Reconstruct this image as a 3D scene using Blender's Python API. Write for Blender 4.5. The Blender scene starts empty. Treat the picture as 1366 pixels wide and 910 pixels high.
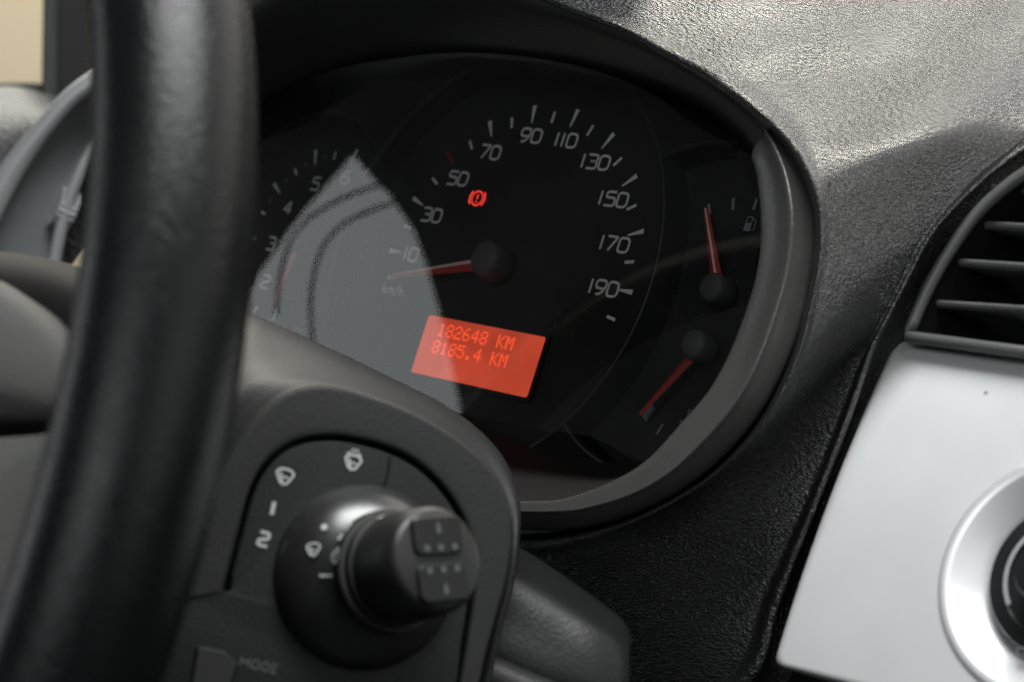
import bpy, math, random
from mathutils import Vector, Matrix
random.seed(7)
sc = bpy.context.scene
COL = sc.collection

# ------------------------------------------------------------------ frames
# Everything is laid out in the frame of the dial face: X right, U up the dial,
# N out of the dial towards the driver.  World: x right, y forward, z up.
TILT = math.radians(27.0)
EX = Vector((1, 0, 0))
EU = Vector((0, math.sin(TILT), math.cos(TILT)))
EN = Vector((0, -math.cos(TILT), math.sin(TILT)))
def W(q): return EX*q[0] + EU*q[1] + EN*q[2]

# ------------------------------------------------------------------ camera
CAMP = Vector((0.48, -0.0979, 0.4692))
CR = Vector((0.6996, 0.2996, -0.6487))      # image right   (dial frame)
CD = Vector((0.1381, -0.9474, -0.2887))     # image down
CF = Vector((-0.7011, 0.1124, -0.7042))     # forward
FPX = 2800.0
def ray(x, y): return CR*((x-683)/FPX) + CD*((y-455)/FPX) + CF
def P(x, y, N):
    d = ray(x, y); return CAMP + d*((N-CAMP.z)/d.z)
def D(x, y, z): return CAMP + ray(x, y)*z
def onplane(x, y, p0, n):
    d = ray(x, y); return CAMP + d*((p0-CAMP).dot(n)/d.dot(n))

cam = bpy.data.cameras.new("camera"); camo = bpy.data.objects.new("camera", cam); COL.objects.link(camo)
m = Matrix((W(CR), -W(CD), -W(CF))).transposed().to_4x4()
m.translation = W(CAMP); camo.matrix_world = m
cam.sensor_width = 36; cam.lens = FPX/1366*36; cam.clip_start = 0.02; cam.clip_end = 60
cam.dof.use_dof = True; cam.dof.focus_distance = 0.602; cam.dof.aperture_fstop = 14.5
cam.dof.aperture_blades = 0
sc.camera = camo

# ------------------------------------------------------------------ light
wd = bpy.data.worlds.new("World"); sc.world = wd; wd.use_nodes = True
bg = wd.node_tree.nodes["Background"]
bg.inputs[0].default_value = (0.95, 1.0, 1.05, 1); bg.inputs[1].default_value = 0.035

def lamp(name, loc, target, sx, sy, radiance, col):
    l = bpy.data.lights.new(name, 'AREA'); l.shape = 'RECTANGLE'; l.size = sx; l.size_y = sy
    l.energy = radiance*math.pi*sx*sy; l.color = col
    o = bpy.data.objects.new(name, l); COL.objects.link(o); o.location = loc
    o.rotation_euler = (Vector(target)-Vector(loc)).to_track_quat('-Z', 'Y').to_euler()
    return o
lamp("overhead_daylight", (0.35, -0.14, 1.10), (0.2, -0.05, 0.0), 0.75, 0.45, 19.5, (0.985, 1.0, 0.99))
lamp("windscreen_daylight", (0.30, 0.75, 0.70), (0.10, -0.05, 0.0), 1.7, 0.7, 2.0, (1, 0.98, 0.94))
lamp("driver_window_daylight", (-1.25, -0.75, 0.25), (0.0, -0.75, 0.25), 1.9, 1.5, 1.6, (0.93, 1.0, 1.0))
lamp("front_quarter_daylight", (-0.95, 0.30, 0.45), (0.0, -0.12, -0.02), 0.6, 0.5, 5.0, (0.97, 1, 0.97))
lamp("rear_window_daylight", (0.75, -2.0, 1.30), (0.1, -0.1, 0.0), 1.2, 0.6, 4.8, (0.97, 1, 1))
lamp("passenger_window_daylight", (1.15, -0.15, 0.55), (0.15, -0.1, 0.0), 0.9, 0.5, 1.3, (1, 1, 1))
sc.view_settings.view_transform = 'Standard'; sc.view_settings.look = 'None'
sc.view_settings.exposure = 0.0; sc.view_settings.gamma = 1.0
sc.cycles.use_denoising = True; sc.cycles.denoising_prefilter = 'NONE'
sc.cycles.max_bounces = 8

# ------------------------------------------------------------------ materials
def mat(name, col, rough=0.5, spec=0.5, metal=0.0, grain=None, coat=0.0, blotch=0.0, aniso=0.0, trans=0.0, specks=0.0):
    """grain = (scale, strength_m, (sx,sy,sz)) fine relief; blotch = roughness/colour wear"""
    M = bpy.data.materials.new(name); M.use_nodes = True; nt = M.node_tree; N = nt.nodes; L = nt.links
    b = N["Principled BSDF"]
    b.inputs["Base Color"].default_value = (*col, 1); b.inputs["Roughness"].default_value = rough
    b.inputs["Specular IOR Level"].default_value = spec; b.inputs["Metallic"].default_value = metal
    b.inputs["Coat Weight"].default_value = coat; b.inputs["Coat Roughness"].default_value = 0.15
    tc = N.new("ShaderNodeTexCoord")
    if grain:
        s, st, stretch = grain
        mp = N.new("ShaderNodeMapping"); mp.inputs["Scale"].default_value = stretch
        L.new(tc.outputs["Object"], mp.inputs["Vector"])
        n1 = N.new("ShaderNodeTexNoise"); n1.inputs["Scale"].default_value = s; n1.inputs["Detail"].default_value = 2.0
        n1.inputs["Roughness"].default_value = 0.7
        v = N.new("ShaderNodeTexVoronoi"); v.inputs["Scale"].default_value = s*0.8; v.feature = 'SMOOTH_F1'
        L.new(mp.outputs[0], n1.inputs["Vector"]); L.new(mp.outputs[0], v.inputs["Vector"])
        ad = N.new("ShaderNodeMath"); ad.operation = 'ADD'
        L.new(n1.outputs["Fac"], ad.inputs[0]); L.new(v.outputs["Distance"], ad.inputs[1])
        bp = N.new("ShaderNodeBump"); bp.inputs["Strength"].default_value = 1.0; bp.inputs["Distance"].default_value = st
        L.new(ad.outputs[0], bp.inputs["Height"]); L.new(bp.outputs[0], b.inputs["Normal"])
    if blotch:
        nb = N.new("ShaderNodeTexNoise"); nb.inputs["Scale"].default_value = 38; nb.inputs["Detail"].default_value = 5
        L.new(tc.outputs["Object"], nb.inputs["Vector"])
        mr = N.new("ShaderNodeMapRange"); mr.inputs[1].default_value = 0.3; mr.inputs[2].default_value = 0.7
        mr.inputs[3].default_value = rough-blotch; mr.inputs[4].default_value = rough+blotch
        L.new(nb.outputs["Fac"], mr.inputs[0]); L.new(mr.outputs[0], b.inputs["Roughness"])
    if specks:
        vs = N.new("ShaderNodeTexVoronoi"); vs.inputs["Scale"].default_value = 70
        L.new(tc.outputs["Object"], vs.inputs["Vector"])
        cp = N.new("ShaderNodeMath"); cp.operation = 'LESS_THAN'; cp.inputs[1].default_value = specks
        L.new(vs.outputs["Distance"], cp.inputs[0])
        mx = N.new("ShaderNodeMix"); mx.data_type = 'RGBA'
        mx.inputs[6].default_value = (*col, 1); mx.inputs[7].default_value = (col[0]*.45, col[1]*.43, col[2]*.4, 1)
        L.new(cp.outputs[0], mx.inputs[0]); L.new(mx.outputs[2], b.inputs["Base Color"])
    return M
def emit(name, col, s):
    M = bpy.data.materials.new(name); M.use_nodes = True; nt = M.node_tree
    b = nt.nodes["Principled BSDF"]; b.inputs["Base Color"].default_value = (col[0]*.3, col[1]*.3, col[2]*.3, 1)
    b.inputs["Emission Color"].default_value = (*col, 1); b.inputs["Emission Strength"].default_value = s
    b.inputs["Roughness"].default_value = 0.6
    return M
def clear_mat(name):
    M = bpy.data.materials.new(name); M.use_nodes = True; nt = M.node_tree; nt.nodes.clear()
    o = nt.nodes.new("ShaderNodeOutputMaterial"); t = nt.nodes.new("ShaderNodeBsdfTransparent")
    g = nt.nodes.new("ShaderNodeBsdfGlossy"); g.inputs["Roughness"].default_value = 0.0
    f = nt.nodes.new("ShaderNodeFresnel"); f.inputs["IOR"].default_value = 1.75
    x = nt.nodes.new("ShaderNodeMixShader")
    nt.links.new(f.outputs[0], x.inputs[0]); nt.links.new(t.outputs[0], x.inputs[1]); nt.links.new(g.outputs[0], x.inputs[2])
    # thin film of dust and smears on the plastic
    tc = nt.nodes.new("ShaderNodeTexCoord"); nz = nt.nodes.new("ShaderNodeTexNoise"); nz.inputs["Scale"].default_value = 28; nz.inputs["Detail"].default_value = 6
    sp_ = nt.nodes.new("ShaderNodeTexVoronoi"); sp_.inputs["Scale"].default_value = 260
    lt = nt.nodes.new("ShaderNodeMath"); lt.operation = 'LESS_THAN'; lt.inputs[1].default_value = 0.06
    ml = nt.nodes.new("ShaderNodeMath"); ml.operation = 'MULTIPLY'; ml.inputs[1].default_value = 0.025
    mr = nt.nodes.new("ShaderNodeMapRange"); mr.inputs[1].default_value = 0.4; mr.inputs[2].default_value = 0.75; mr.inputs[3].default_value = 0.001; mr.inputs[4].default_value = 0.005
    ad = nt.nodes.new("ShaderNodeMath"); ad.operation = 'ADD'
    nt.links.new(tc.outputs["Object"], nz.inputs["Vector"]); nt.links.new(tc.outputs["Object"], sp_.inputs["Vector"])
    nt.links.new(sp_.outputs["Distance"], lt.inputs[0]); nt.links.new(lt.outputs[0], ml.inputs[0])
    nt.links.new(nz.outputs["Fac"], mr.inputs[0]); nt.links.new(mr.outputs[0], ad.inputs[0]); nt.links.new(ml.outputs[0], ad.inputs[1])
    df = nt.nodes.new("ShaderNodeBsdfDiffuse"); df.inputs[0].default_value = (.7, .7, .68, 1)
    x2 = nt.nodes.new("ShaderNodeMixShader"); nt.links.new(ad.outputs[0], x2.inputs[0]); nt.links.new(x.outputs[0], x2.inputs[1]); nt.links.new(df.outputs[0], x2.inputs[2])
    nt.links.new(x2.outputs[0], o.inputs[0]); t.inputs[0].default_value = (0.97, 0.97, 0.97, 1)
    return M

M_pad = mat("dash_pad_grain", (0.007, 0.007, 0.0072), 0.25, 0.85, grain=(2600, 0.00058, (0.25, 1.0, 1.0)), blotch=0.05)
M_padedge = mat("dash_pad_edge", (0.02, 0.02, 0.02), 0.5, 0.4, grain=(700, 0.0004, (1, 1, 1)))
M_hood = mat("hood_inner_plastic", (0.018, 0.018, 0.018), 0.55, 0.4, grain=(900, 0.0001, (1, 1, 1)))
M_mask = mat("cluster_mask_black", (0.009, 0.009, 0.009), 0.85, 0.12)
M_lowmask = mat("cluster_lower_cowl", (0.013, 0.0125, 0.012), 0.7, 0.2)
M_dial = mat("dial_black", (0.008, 0.0085, 0.009), 0.7, 0.3)
M_ring = mat("dial_ring_plastic", (0.014, 0.015, 0.016), 0.45, 0.4)
M_print = mat("dial_print_white", (0.80, 0.81, 0.82), 0.6, 0.2)
M_printd = mat("dial_print_grey", (0.20, 0.21, 0.215), 0.6, 0.2)
M_redprint = mat("dial_print_red", (0.25, 0.02, 0.02), 0.6, 0.2)
M_needle = mat("needle_red", (0.42, 0.035, 0.03), 0.35, 0.5)
M_needlew = mat("needle_ridge_pale", (0.95, 0.66, 0.60), 0.35, 0.5)
M_cap = mat("needle_cap_grey", (0.075, 0.077, 0.08), 0.65, 0.5)
M_lcd = emit("display_red_backlight", (0.46, 0.052, 0.023), 1.0)
nt_ = M_lcd.node_tree; nz = nt_.nodes.new("ShaderNodeTexNoise"); nz.inputs["Scale"].default_value = 45; tcx = nt_.nodes.new("ShaderNodeTexCoord")
mr_ = nt_.nodes.new("ShaderNodeMapRange"); mr_.inputs[3].default_value = .45; mr_.inputs[4].default_value = 1.6; nt_.links.new(tcx.outputs["Object"], nz.inputs["Vector"])
nt_.links.new(nz.outputs["Fac"], mr_.inputs[0]); nt_.links.new(mr_.outputs[0], nt_.nodes["Principled BSDF"].inputs["Emission Strength"])
M_lcdt = emit("display_red_segment", (1.0, 0.095, 0.03), 1.15)
M_warn = emit("warning_lamp_red", (1.0, 0.05, 0.03), 1.3)
M_lens = clear_mat("clear_cluster_lens")
M_trim = mat("grey_bezel_trim", (0.066, 0.065, 0.064), 0.22, 0.7, metal=0.2, grain=(1500, 0.00006, (1, 1, 1)))
M_silver = mat("silver_painted_panel", (0.77, 0.78, 0.785), 0.42, 0.5, metal=0.40, specks=0.042, blotch=0.05)
M_silver2 = mat("silver_ring", (0.78, 0.79, 0.80), 0.36, 0.5, metal=0.5)
M_blackp = mat("black_plastic", (0.012, 0.012, 0.013), 0.35, 0.5)
M_vent = mat("vent_plastic", (0.10, 0.10, 0.10), 0.4, 0.5)
M_ventin = mat("vent_inside", (0.004, 0.004, 0.004), 0.8, 0.2)
M_leather = mat("wheel_leather", (0.005, 0.0053, 0.0056), 0.27, 0.24, grain=(1400, 0.00012, (1, 1, 1)), blotch=0.07)
M_hub = mat("wheel_hub_plastic", (0.10, 0.10, 0.096), 0.75, 0.2, grain=(900, 0.00015, (1, 1, 1)))
M_shell = mat("spoke_shell_black", (0.010, 0.010, 0.010), 0.75, 0.15)
M_shroud = mat("column_shroud_plastic", (0.022, 0.0222, 0.0225), 0.53, 0.27, grain=(1700, 0.00009, (1, 1, 1)), blotch=0.05)
M_plate = mat("switch_plate_plastic", (0.010, 0.0110, 0.0110), 0.5, 0.3, grain=(1500, 0.00006, (1, 1, 1)))
M_stalk = mat("stalk_satin_black", (0.018, 0.018, 0.018), 0.31, 0.9)
M_icon = mat("switch_print_white", (0.45, 0.47, 0.47), 0.6, 0.3)
M_icond = mat("switch_print_dim", (0.09, 0.095, 0.095), 0.6, 0.3)
M_cover = mat("lower_cover_grained", (0.013, 0.0135, 0.0135), 0.42, 0.35, grain=(1500, 0.00008, (1, 1, 1)))
M_bezelL = mat("left_vent_bezel", (0.24, 0.25, 0.253), 0.45, 0.5, metal=0.2)
M_faceL = mat("left_vent_face", (0.14, 0.15, 0.153), 0.5, 0.5)
M_door = mat("door_trim_dark", (0.012, 0.012, 0.012), 0.7, 0.3)
M_wall = mat("outside_wall_beige", (0.62, 0.55, 0.42), 0.9, 0.1, blotch=0.05)

# ------------------------------------------------------------------ mesh helpers
def tag(o, label, cat, group=None):
    o["label"] = label; o["category"] = cat
    if group: o["group"] = group
    return o
def empty(name, q, label, cat, group=None):
    o = bpy.data.objects.new(name, None); COL.objects.link(o); o.location = W(q); o.empty_display_size = 0.02
    bpy.context.view_layer.update()
    return tag(o, label, cat, group)
def world_loc(o):
    v = Vector(o.location); p = o.parent
    while p: v += Vector(p.location); p = p.parent
    return v
def build(name, verts, faces, material, parent=None, smooth=True, sub=0, solid=0.0, bevel=0.0, world=False, auto=None):
    vs = [Vector(v) if world else W(v) for v in verts]
    c = Vector((sum(v.x for v in vs), sum(v.y for v in vs), sum(v.z for v in vs)))/len(vs)
    me = bpy.data.meshes.new(name); me.from_pydata([tuple(v-c) for v in vs], [], faces); me.update()
    me.materials.append(material)
    if smooth: me.polygons.foreach_set("use_smooth", [True]*len(me.polygons))
    o = bpy.data.objects.new(name, me); COL.objects.link(o)
    if parent: o.parent = parent; o.location = c - world_loc(parent)
    else: o.location = c
    if auto is not None:
        me.set_sharp_from_angle(angle=math.radians(auto))
    if solid:
        md = o.modifiers.new("solid", 'SOLIDIFY'); md.thickness = solid; md.offset = -1
    if bevel:
        md = o.modifiers.new("bevel", 'BEVEL'); md.width = bevel; md.segments = 3; md.limit_method = 'ANGLE'; md.angle_limit = math.radians(35)
    if sub:
        md = o.modifiers.new("sub", 'SUBSURF'); md.levels = sub; md.render_levels = sub
    return o
def cr(pts, n, closed=False):
    pts = [Vector(p) for p in pts]
    if closed: pts = pts + [pts[0]]
    t = [0.0]
    for a, b in zip(pts, pts[1:]): t.append(t[-1] + max((b-a).length, 1e-7)**0.6)
    k = len(pts); out = []
    tang = []
    for i in range(k):
        if closed: a, b = (i-1) % (k-1), (i+1) % (k-1) if i < k-1 else 1
        else: a, b = max(i-1, 0), min(i+1, k-1)
        if closed:
            ta = t[i]-t[i-1] if i > 0 else t[-1]-t[-2]
            tb = t[i+1]-t[i] if i < k-1 else t[1]-t[0]
            pa = pts[i-1] if i > 0 else pts[-2]; pb = pts[i+1] if i < k-1 else pts[1]
            tang.append((pb-pa)/(ta+tb))
        else: tang.append((pts[b]-pts[a])/max(t[b]-t[a], 1e-9))
    for j in range(n):
        s = t[-1]*j/(n if closed else n-1)
        i = 0
        while i < k-2 and s > t[i+1]: i += 1
        h = t[i+1]-t[i]; u = (s-t[i])/h
        h00 = 2*u**3-3*u*u+1; h10 = u**3-2*u*u+u; h01 = -2*u**3+3*u*u; h11 = u**3-u*u
        out.append(pts[i]*h00 + tang[i]*(h10*h) + pts[i+1]*h01 + tang[i+1]*(h11*h))
    return out
def loft(rows, nu, nv, closed=False, straight=False):
    R = [cr(r, nu, closed) for r in rows]
    cols = []
    for i in range(nu):
        c = [r[i] for r in R]
        cols.append(c if (straight or len(c) < 3) else cr(c, nv))
    nv = len(cols[0])
    verts = [cols[i][j] for i in range(nu) for j in range(nv)]
    faces = []
    for i in range(nu if closed else nu-1):
        a = i*nv; b = ((i+1) % nu)*nv
        for j in range(nv-1): faces.append((a+j, b+j, b+j+1, a+j+1))
    return verts, faces
def lathe(profile, o, ax, n=64, e1=None, a0=0.0, a1=None):
    """profile: (r, h) along axis ax from o"""
    ax = Vector(ax).normalized(); o = Vector(o)
    e1 = (Vector(e1) if e1 else Vector((0.3, 0.9, 0.1))); e1 = (e1-ax*e1.dot(ax)).normalized(); e2 = ax.cross(e1)
    full = a1 is None; a1 = a0+2*math.pi if full else a1
    k = len(profile); V = []; Fc = []
    m_ = n if full else n+1
    for i in range(m_):
        a = a0+(a1-a0)*i/n
        d = e1*math.cos(a)+e2*math.sin(a)
        for r, h in profile: V.append(o+d*r+ax*h)
    for i in range(n):
        p = i*k; q = ((i+1) % m_)*k
        for j in range(k-1): Fc.append((p+j, q+j, q+j+1, p+j+1))
    return V, Fc
def prism(outline, off, cap=True):
    """outline list of points, extruded by vector off"""
    n = len(outline); V = [Vector(p) for p in outline] + [Vector(p)+Vector(off) for p in outline]
    Fc = [(i, (i+1) % n, n+(i+1) % n, n+i) for i in range(n)]
    if cap: Fc += [tuple(range(n))[::-1], tuple(range(n, 2*n))]
    return V, Fc
def tube(path, r, n=10, closed=False, squash=None):
    path = [Vector(p) for p in path]; V = []; Fc = []; k = len(path)
    up = Vector((0, 0, 1))
    for i, p in enumerate(path):
        a = path[i-1] if (i > 0 or closed) else path[i]; b = path[(i+1) % k] if (i < k-1 or closed) else path[i]
        t = (b-a).normalized(); s = t.cross(up)
        if s.length < 1e-5: s = t.cross(Vector((0, 1, 0)))
        s.normalize(); u2 = s.cross(t)
        rr = r[i] if isinstance(r, (list, tuple)) else r
        for j in range(n):
            g = 2*math.pi*j/n; V.append(p + s*(rr*math.cos(g)) + u2*(rr*math.sin(g)))
    for i in range(k if closed else k-1):
        for j in range(n):
            a = i*n; b = ((i+1) % k)*n; Fc.append((a+j, a+(j+1) % n, b+(j+1) % n, b+j))
    if not closed: Fc += [tuple(range(n))[::-1], tuple(range((k-1)*n, k*n))]
    return V, Fc
def join(parts):
    V = []; Fc = []
    for v, f in parts:
        b = len(V); V += [Vector(x) for x in v]; Fc += [tuple(i+b for i in q) for q in f]
    return V, Fc
# flat stroke lettering -------------------------------------------------------
def fillet(pts, r, n=5, closed=False):
    out = []; k = len(pts)
    for i, p in enumerate(pts):
        if not closed and i in (0, k-1): out.append(p); continue
        a = pts[i-1]; b = pts[(i+1) % k]
        va = (a[0]-p[0], a[1]-p[1]); vb = (b[0]-p[0], b[1]-p[1])
        la = math.hypot(*va); lb = math.hypot(*vb); q = min(r, la*.49, lb*.49)
        A = (p[0]+va[0]/la*q, p[1]+va[1]/la*q); B = (p[0]+vb[0]/lb*q, p[1]+vb[1]/lb*q)
        for j in range(n+1):
            t = j/n; out.append(((1-t)**2*A[0]+2*t*(1-t)*p[0]+t*t*B[0], (1-t)**2*A[1]+2*t*(1-t)*p[1]+t*t*B[1]))
    return out
def stroke(pts, w, closed=False):
    k = len(pts); V = []; Fc = []
    for i, p in enumerate(pts):
        a = pts[i-1] if (i or closed) else p; b = pts[(i+1) % k] if (i < k-1 or closed) else p
        tx, ty = b[0]-a[0], b[1]-a[1]; l = math.hypot(tx, ty) or 1; nx, ny = -ty/l, tx/l
        s = 1.0
        if 0 < i < k-1 or closed:
            t1 = (p[0]-a[0], p[1]-a[1]); l1 = math.hypot(*t1) or 1
            c = abs((-t1[1]*nx + t1[0]*ny)/l1); s = min(1/max(c, .5), 1.6)
        V += [(p[0]+nx*w/2*s, p[1]+ny*w/2*s), (p[0]-nx*w/2*s, p[1]-ny*w/2*s)]
    for i in range(k if closed else k-1):
        a = 2*i; b = 2*((i+1) % k); Fc.append((a, a+1, b+1, b))
    return V, Fc
w_ = 0.74
GL = {
 '0': [([(0, .5), (0, 1), (w_, 1), (w_, 0), (0, 0)], .34, True)],
 '1': [([(.12, 0), (.12, 1)], .1, False)],
 '2': [([(0.02, 1), (w_, 1), (w_, .56), (0.0, .40), (0, 0), (w_, 0)], .22, False)],
 '3': [([(0, 1), (w_, 1), (w_, .53), (.22, .53)], .22, False), ([(.3, .53), (w_, .53), (w_, 0), (0, 0)], .25, False)],
 '4': [([(.56, 0), (.56, 1), (0, .32), (w_, .32)], .03, False)],
 '5': [([(w_, 1), (.06, 1), (.02, .58), (w_, .58), (w_, 0), (0, 0)], .22, False)],
 '6': [([(.62, 1), (.3, .95), (0, .5), (0, 0), (w_, 0), (w_, .57), (.1, .57)], .26, False)],
 '7': [([(0, 1), (w_, 1), (.22, 0)], .08, False)],
 '9': [([(.12, 0), (.44, .05), (w_, .5), (w_, 1), (0, 1), (0, .43), (.64, .43)], .26, False)],
 '8': [([(0, .76), (0, 1), (w_, 1), (w_, .53), (0, .53)], .2, True), ([(0, .25), (0, 0), (w_, 0), (w_, .53), (0, .53)], .22, True)],
 'k': [([(0, 0), (0, 1)], .1, False), ([(.5, .65), (.05, .32), (.55, 0)], .02, False)],
 'm': [([(0, 0), (0, .65), (.9, .65), (.9, 0)], .2, False), ([(.45, 0), (.45, .65)], .1, False)],
 'h': [([(0, 0), (0, 1)], .1, False), ([(0, .62), (.5, .62), (.5, 0)], .2, False)],
 '/': [([(0, -.1), (.4, 1.05)], .1, False)],
 'M': [([(0, 0), (0, 1), (.45, .4), (.9, 1), (.9, 0)], .05, False)],
 'O': [([(0, .5), (0, 1), (.8, 1), (.8, 0), (0, 0)], .35, True)],
 'D': [([(0, 0), (0, 1), (.7, 1), (.7, 0)], .35, True)],
 'E': [([(.6, 1), (0, 1), (0, 0), (.6, 0)], .03, False), ([(0, .5), (.5, .5)], .1, False)],
}
ADV = {'1': .30, 'm': 1.12, 'M': 1.15, '/': .55, 'k': .72, 'h': .70, 'O': 1.02, 'D': .94, 'E': .80}
def text2d(s, h, wt, gap=.20, xs=1.0):
    x = 0; parts = []
    for ch in s:
        for pts, r, cl in GL[ch]:
            f = fillet(pts, r, 5, cl); f = [((a+x)*h*xs, b*h) for a, b in f]
            parts.append(stroke(f, wt*h, cl))
        x += ADV.get(ch, w_)+gap
    Wd = (x-gap)*h*xs
    V = []; Fc = []
    for v, f in parts:
        b = len(V); V += [(a-Wd/2, c-h/2) for a, c in v]; Fc += [tuple(i+b for i in q) for q in f]
    return V, Fc
def flat(name, vf, o, e1, e2, material, parent, lift=0.0, nrm=None):
    v, f = vf; o = Vector(o); e1 = Vector(e1); e2 = Vector(e2)
    nn = Vector(nrm) if nrm else e1.cross(e2).normalized()
    return build(name, [o+e1*a+e2*b+nn*lift for a, b in v], f, material, parent, smooth=False)
def join2(parts):
    V = []; Fc = []
    for v, f in parts:
        b = len(V); V += list(v); Fc += [tuple(i+b for i in q) for q in f]
    return V, Fc
def disc2(cx, cy, r, n=20): return [(cx+r*math.cos(2*math.pi*i/n), cy+r*math.sin(2*math.pi*i/n)) for i in range(n)], [tuple(range(n))]
def arc2(cx, cy, r, a0, a1, n=16): return [(cx+r*math.cos(math.radians(a0+(a1-a0)*i/n)), cy+r*math.sin(math.radians(a0+(a1-a0)*i/n))) for i in range(n+1)]
X_, U_, N_ = Vector((1, 0, 0)), Vector((0, 1, 0)), Vector((0, 0, 1))

# ================================================================== OUTSIDE / DOOR
wall = build("outside_wall", [(-2.6, 0.6, -1.2), (-2.6, 4.5, -1.2), (-2.6, 4.5, 2.0), (-2.6, 0.6, 2.0)], [(0, 1, 2, 3)], M_wall, None, False, world=True)
wall["kind"] = "structure"
lamp("outdoor_daylight", (-1.4, 2.3, 2.2), (-2.6, 2.4, 0.3), 1.2, 1.2, 36.0, (1, 0.95, 0.83))

# ================================================================== DASHBOARD
dash = empty("dashboard", (0.2, -0.15, 0.0), "dark grey grained dashboard pad wrapped around the instrument cluster", "dashboard")
lip = [(560, -75, .075), (640, -38, .075), (700, -10, .075), (760, 15, .074), (820, 38, .073), (880, 70, .072), (940, 103, .070), (990, 138, .068), (1030, 172, .066),
       (1060, 208, .064), (1080, 247, .062), (1091, 292, .060), (1090, 345, .058), (1082, 395, .056), (1065, 465, .054), (1035, 535, .052), (996, 592, .050),
       (945, 640, .049), (885, 675, .048), (825, 700, .047), (755, 718, .046), (690, 724, .046), (620, 726, .046)]
outer = [(560, -230, .045), (680, -215, .036), (810, -200, .024), (940, -185, .010), (1080, -165, -.005), (1230, -135, -.018), (1390, -90, -.028), (1510, -10, -.026), (1510, 90, -.004),
         (1420, 165, .020), (1335, 224, .031), (1296, 258, .035), (1268, 285, .038), (1242, 318, .040), (1209, 381, .041), (1189, 420, .041), (1168, 462, .040),
         (1140, 545, .0375), (1092, 675, .0330), (1043, 800, .0270), (1000, 915, .020), (820, 1010, .006), (640, 1010, .004)]
lipN = [.068, .068, .067, .066, .065, .064, .063, .063, .063, .063, .0635, .064, .0645, .065, .065, .064, .062, .060, .058, .056, .054, .052, .052]
lip = [(a, b, c) for (a, b, _), c in zip(lip, lipN)]
bulge = [.012, .012, .012, .012, .010, .006, .003, .002, .001, .001, .001, .001, .001, .001, -.001, -.003, -.006, -.006, -.004, -.004, -.004, -.002, 0]
wave = [.2, .3, .4, .5, .7, .9, 1, 1, 1, .9, .7, .4, .2, 0, 0, 0, 0, 0, 0, 0, 0, 0, 0]
def row(t, b, dpx=0, dN=0, wv=0):
    out = []
    for a, c, k, w in zip(lip, outer, bulge, wave):
        x = a[0]+(c[0]-a[0])*t; y = a[1]+(c[1]-a[1])*t
        # shallow sags in the soft skin
        dent = wv*w*math.cos(2*math.pi*(x*.65+y*.75-925)/240)
        out.append(P(x, y, a[2]+(c[2]-a[2])*t + b*k + dN + dent))
    return out
def row_in(f, dN):
    cx, cy = 760, 350
    return [P(a[0]+(cx-a[0])*f, a[1]+(cy-a[1])*f, a[2]+dN) for a in lip]
rows = [row_in(.030, -.022), row_in(.016, -.010), row_in(.004, -.002), row(.02, .1, 0, .001), *[row(t_, 1.1*math.sin(math.pi*t_), 0, 0, .0034*math.sin(math.pi*t_)**.6) for t_ in (.07, .13, .19, .25, .31, .37, .43, .49, .55, .61, .67, .73, .79, .85, .91)], row(.945, .1, 0, .0016), row(.975, .1, 0, .0022), row(1.0, 0, 0, .0010)]
rows.append(row(1.0, 0, 0, -.006))
rows.append([P(c[0]+(34 if i > 7 else 0), c[1]+(18 if i > 7 else 0), c[2]-.014) for i, c in enumerate(outer)])
v, f = loft(rows, 150, 120)
build("upper_pad", v, f, M_pad, dash)
# hood: inside of the visor from the cluster edge out to the pad lip
hood_in = [(300, 250, .012), (330, 203, .012), (400, 151, .012), (480, 118, .012), (560, 100, .012), (660, 90, .012), (760, 96, .012), (850, 115, .012), (930, 148, .012), (985, 190, .012), (1012, 232, .012), (1030, 290, .012), (1035, 350, .012)]
hood_out = [(250, 40, .070), (330, -20, .072), (420, -60, .074), (520, -70, .075), (620, -50, .075), (710, -8, .074), (800, 28, .072), (880, 68, .070), (945, 106, .067), (1005, 152, .062), (1045, 195, .058), (1070, 245, .050), (1085, 320, .045)]
hm = [[P(a[0]+(760-a[0])*.05, a[1]+(330-a[1])*.05, .004) for a in hood_in]]
for t_, dn in ((0, 0), (.25, .006), (.55, .008), (.85, .006), (1.0, 0)):
    hm.append([P(a[0]+(c[0]-a[0])*t_, a[1]+(c[1]-a[1])*t_, a[2]+(c[2]*.88-a[2])*t_+dn) for a, c in zip(hood_in, hood_out)])
v, f = loft(hm, 70, 20)
build("visor_lining", v, f, M_hood, dash)

v, f = prism([(-.30, -.55, -.012), (.75, -.55, -.012), (.75, .055, -.012), (.60, .075, -.012), (-.17, .075, -.012), (-.20, .0, -.012)], (0, 0, -.02))
build("carrier", v, f, M_hood, dash, False)
vt = [[P(a[0], a[1]-6, a[2]*.86) for a in hood_out[:9]], [P(a[0], a[1]-6, a[2]*.86)+U_*.010-N_*.012 for a in hood_out[:9]], [P(a[0], a[1]-6, a[2]*.86)+U_*.030-N_*.060 for a in hood_out[:9]], [P(a[0], a[1]-6, a[2]*.86)+U_*.055-N_*.14 for a in hood_out[:9]]]
v, f = loft(vt, 40, 24); build("visor_top", v, f, M_pad, dash)

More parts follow.
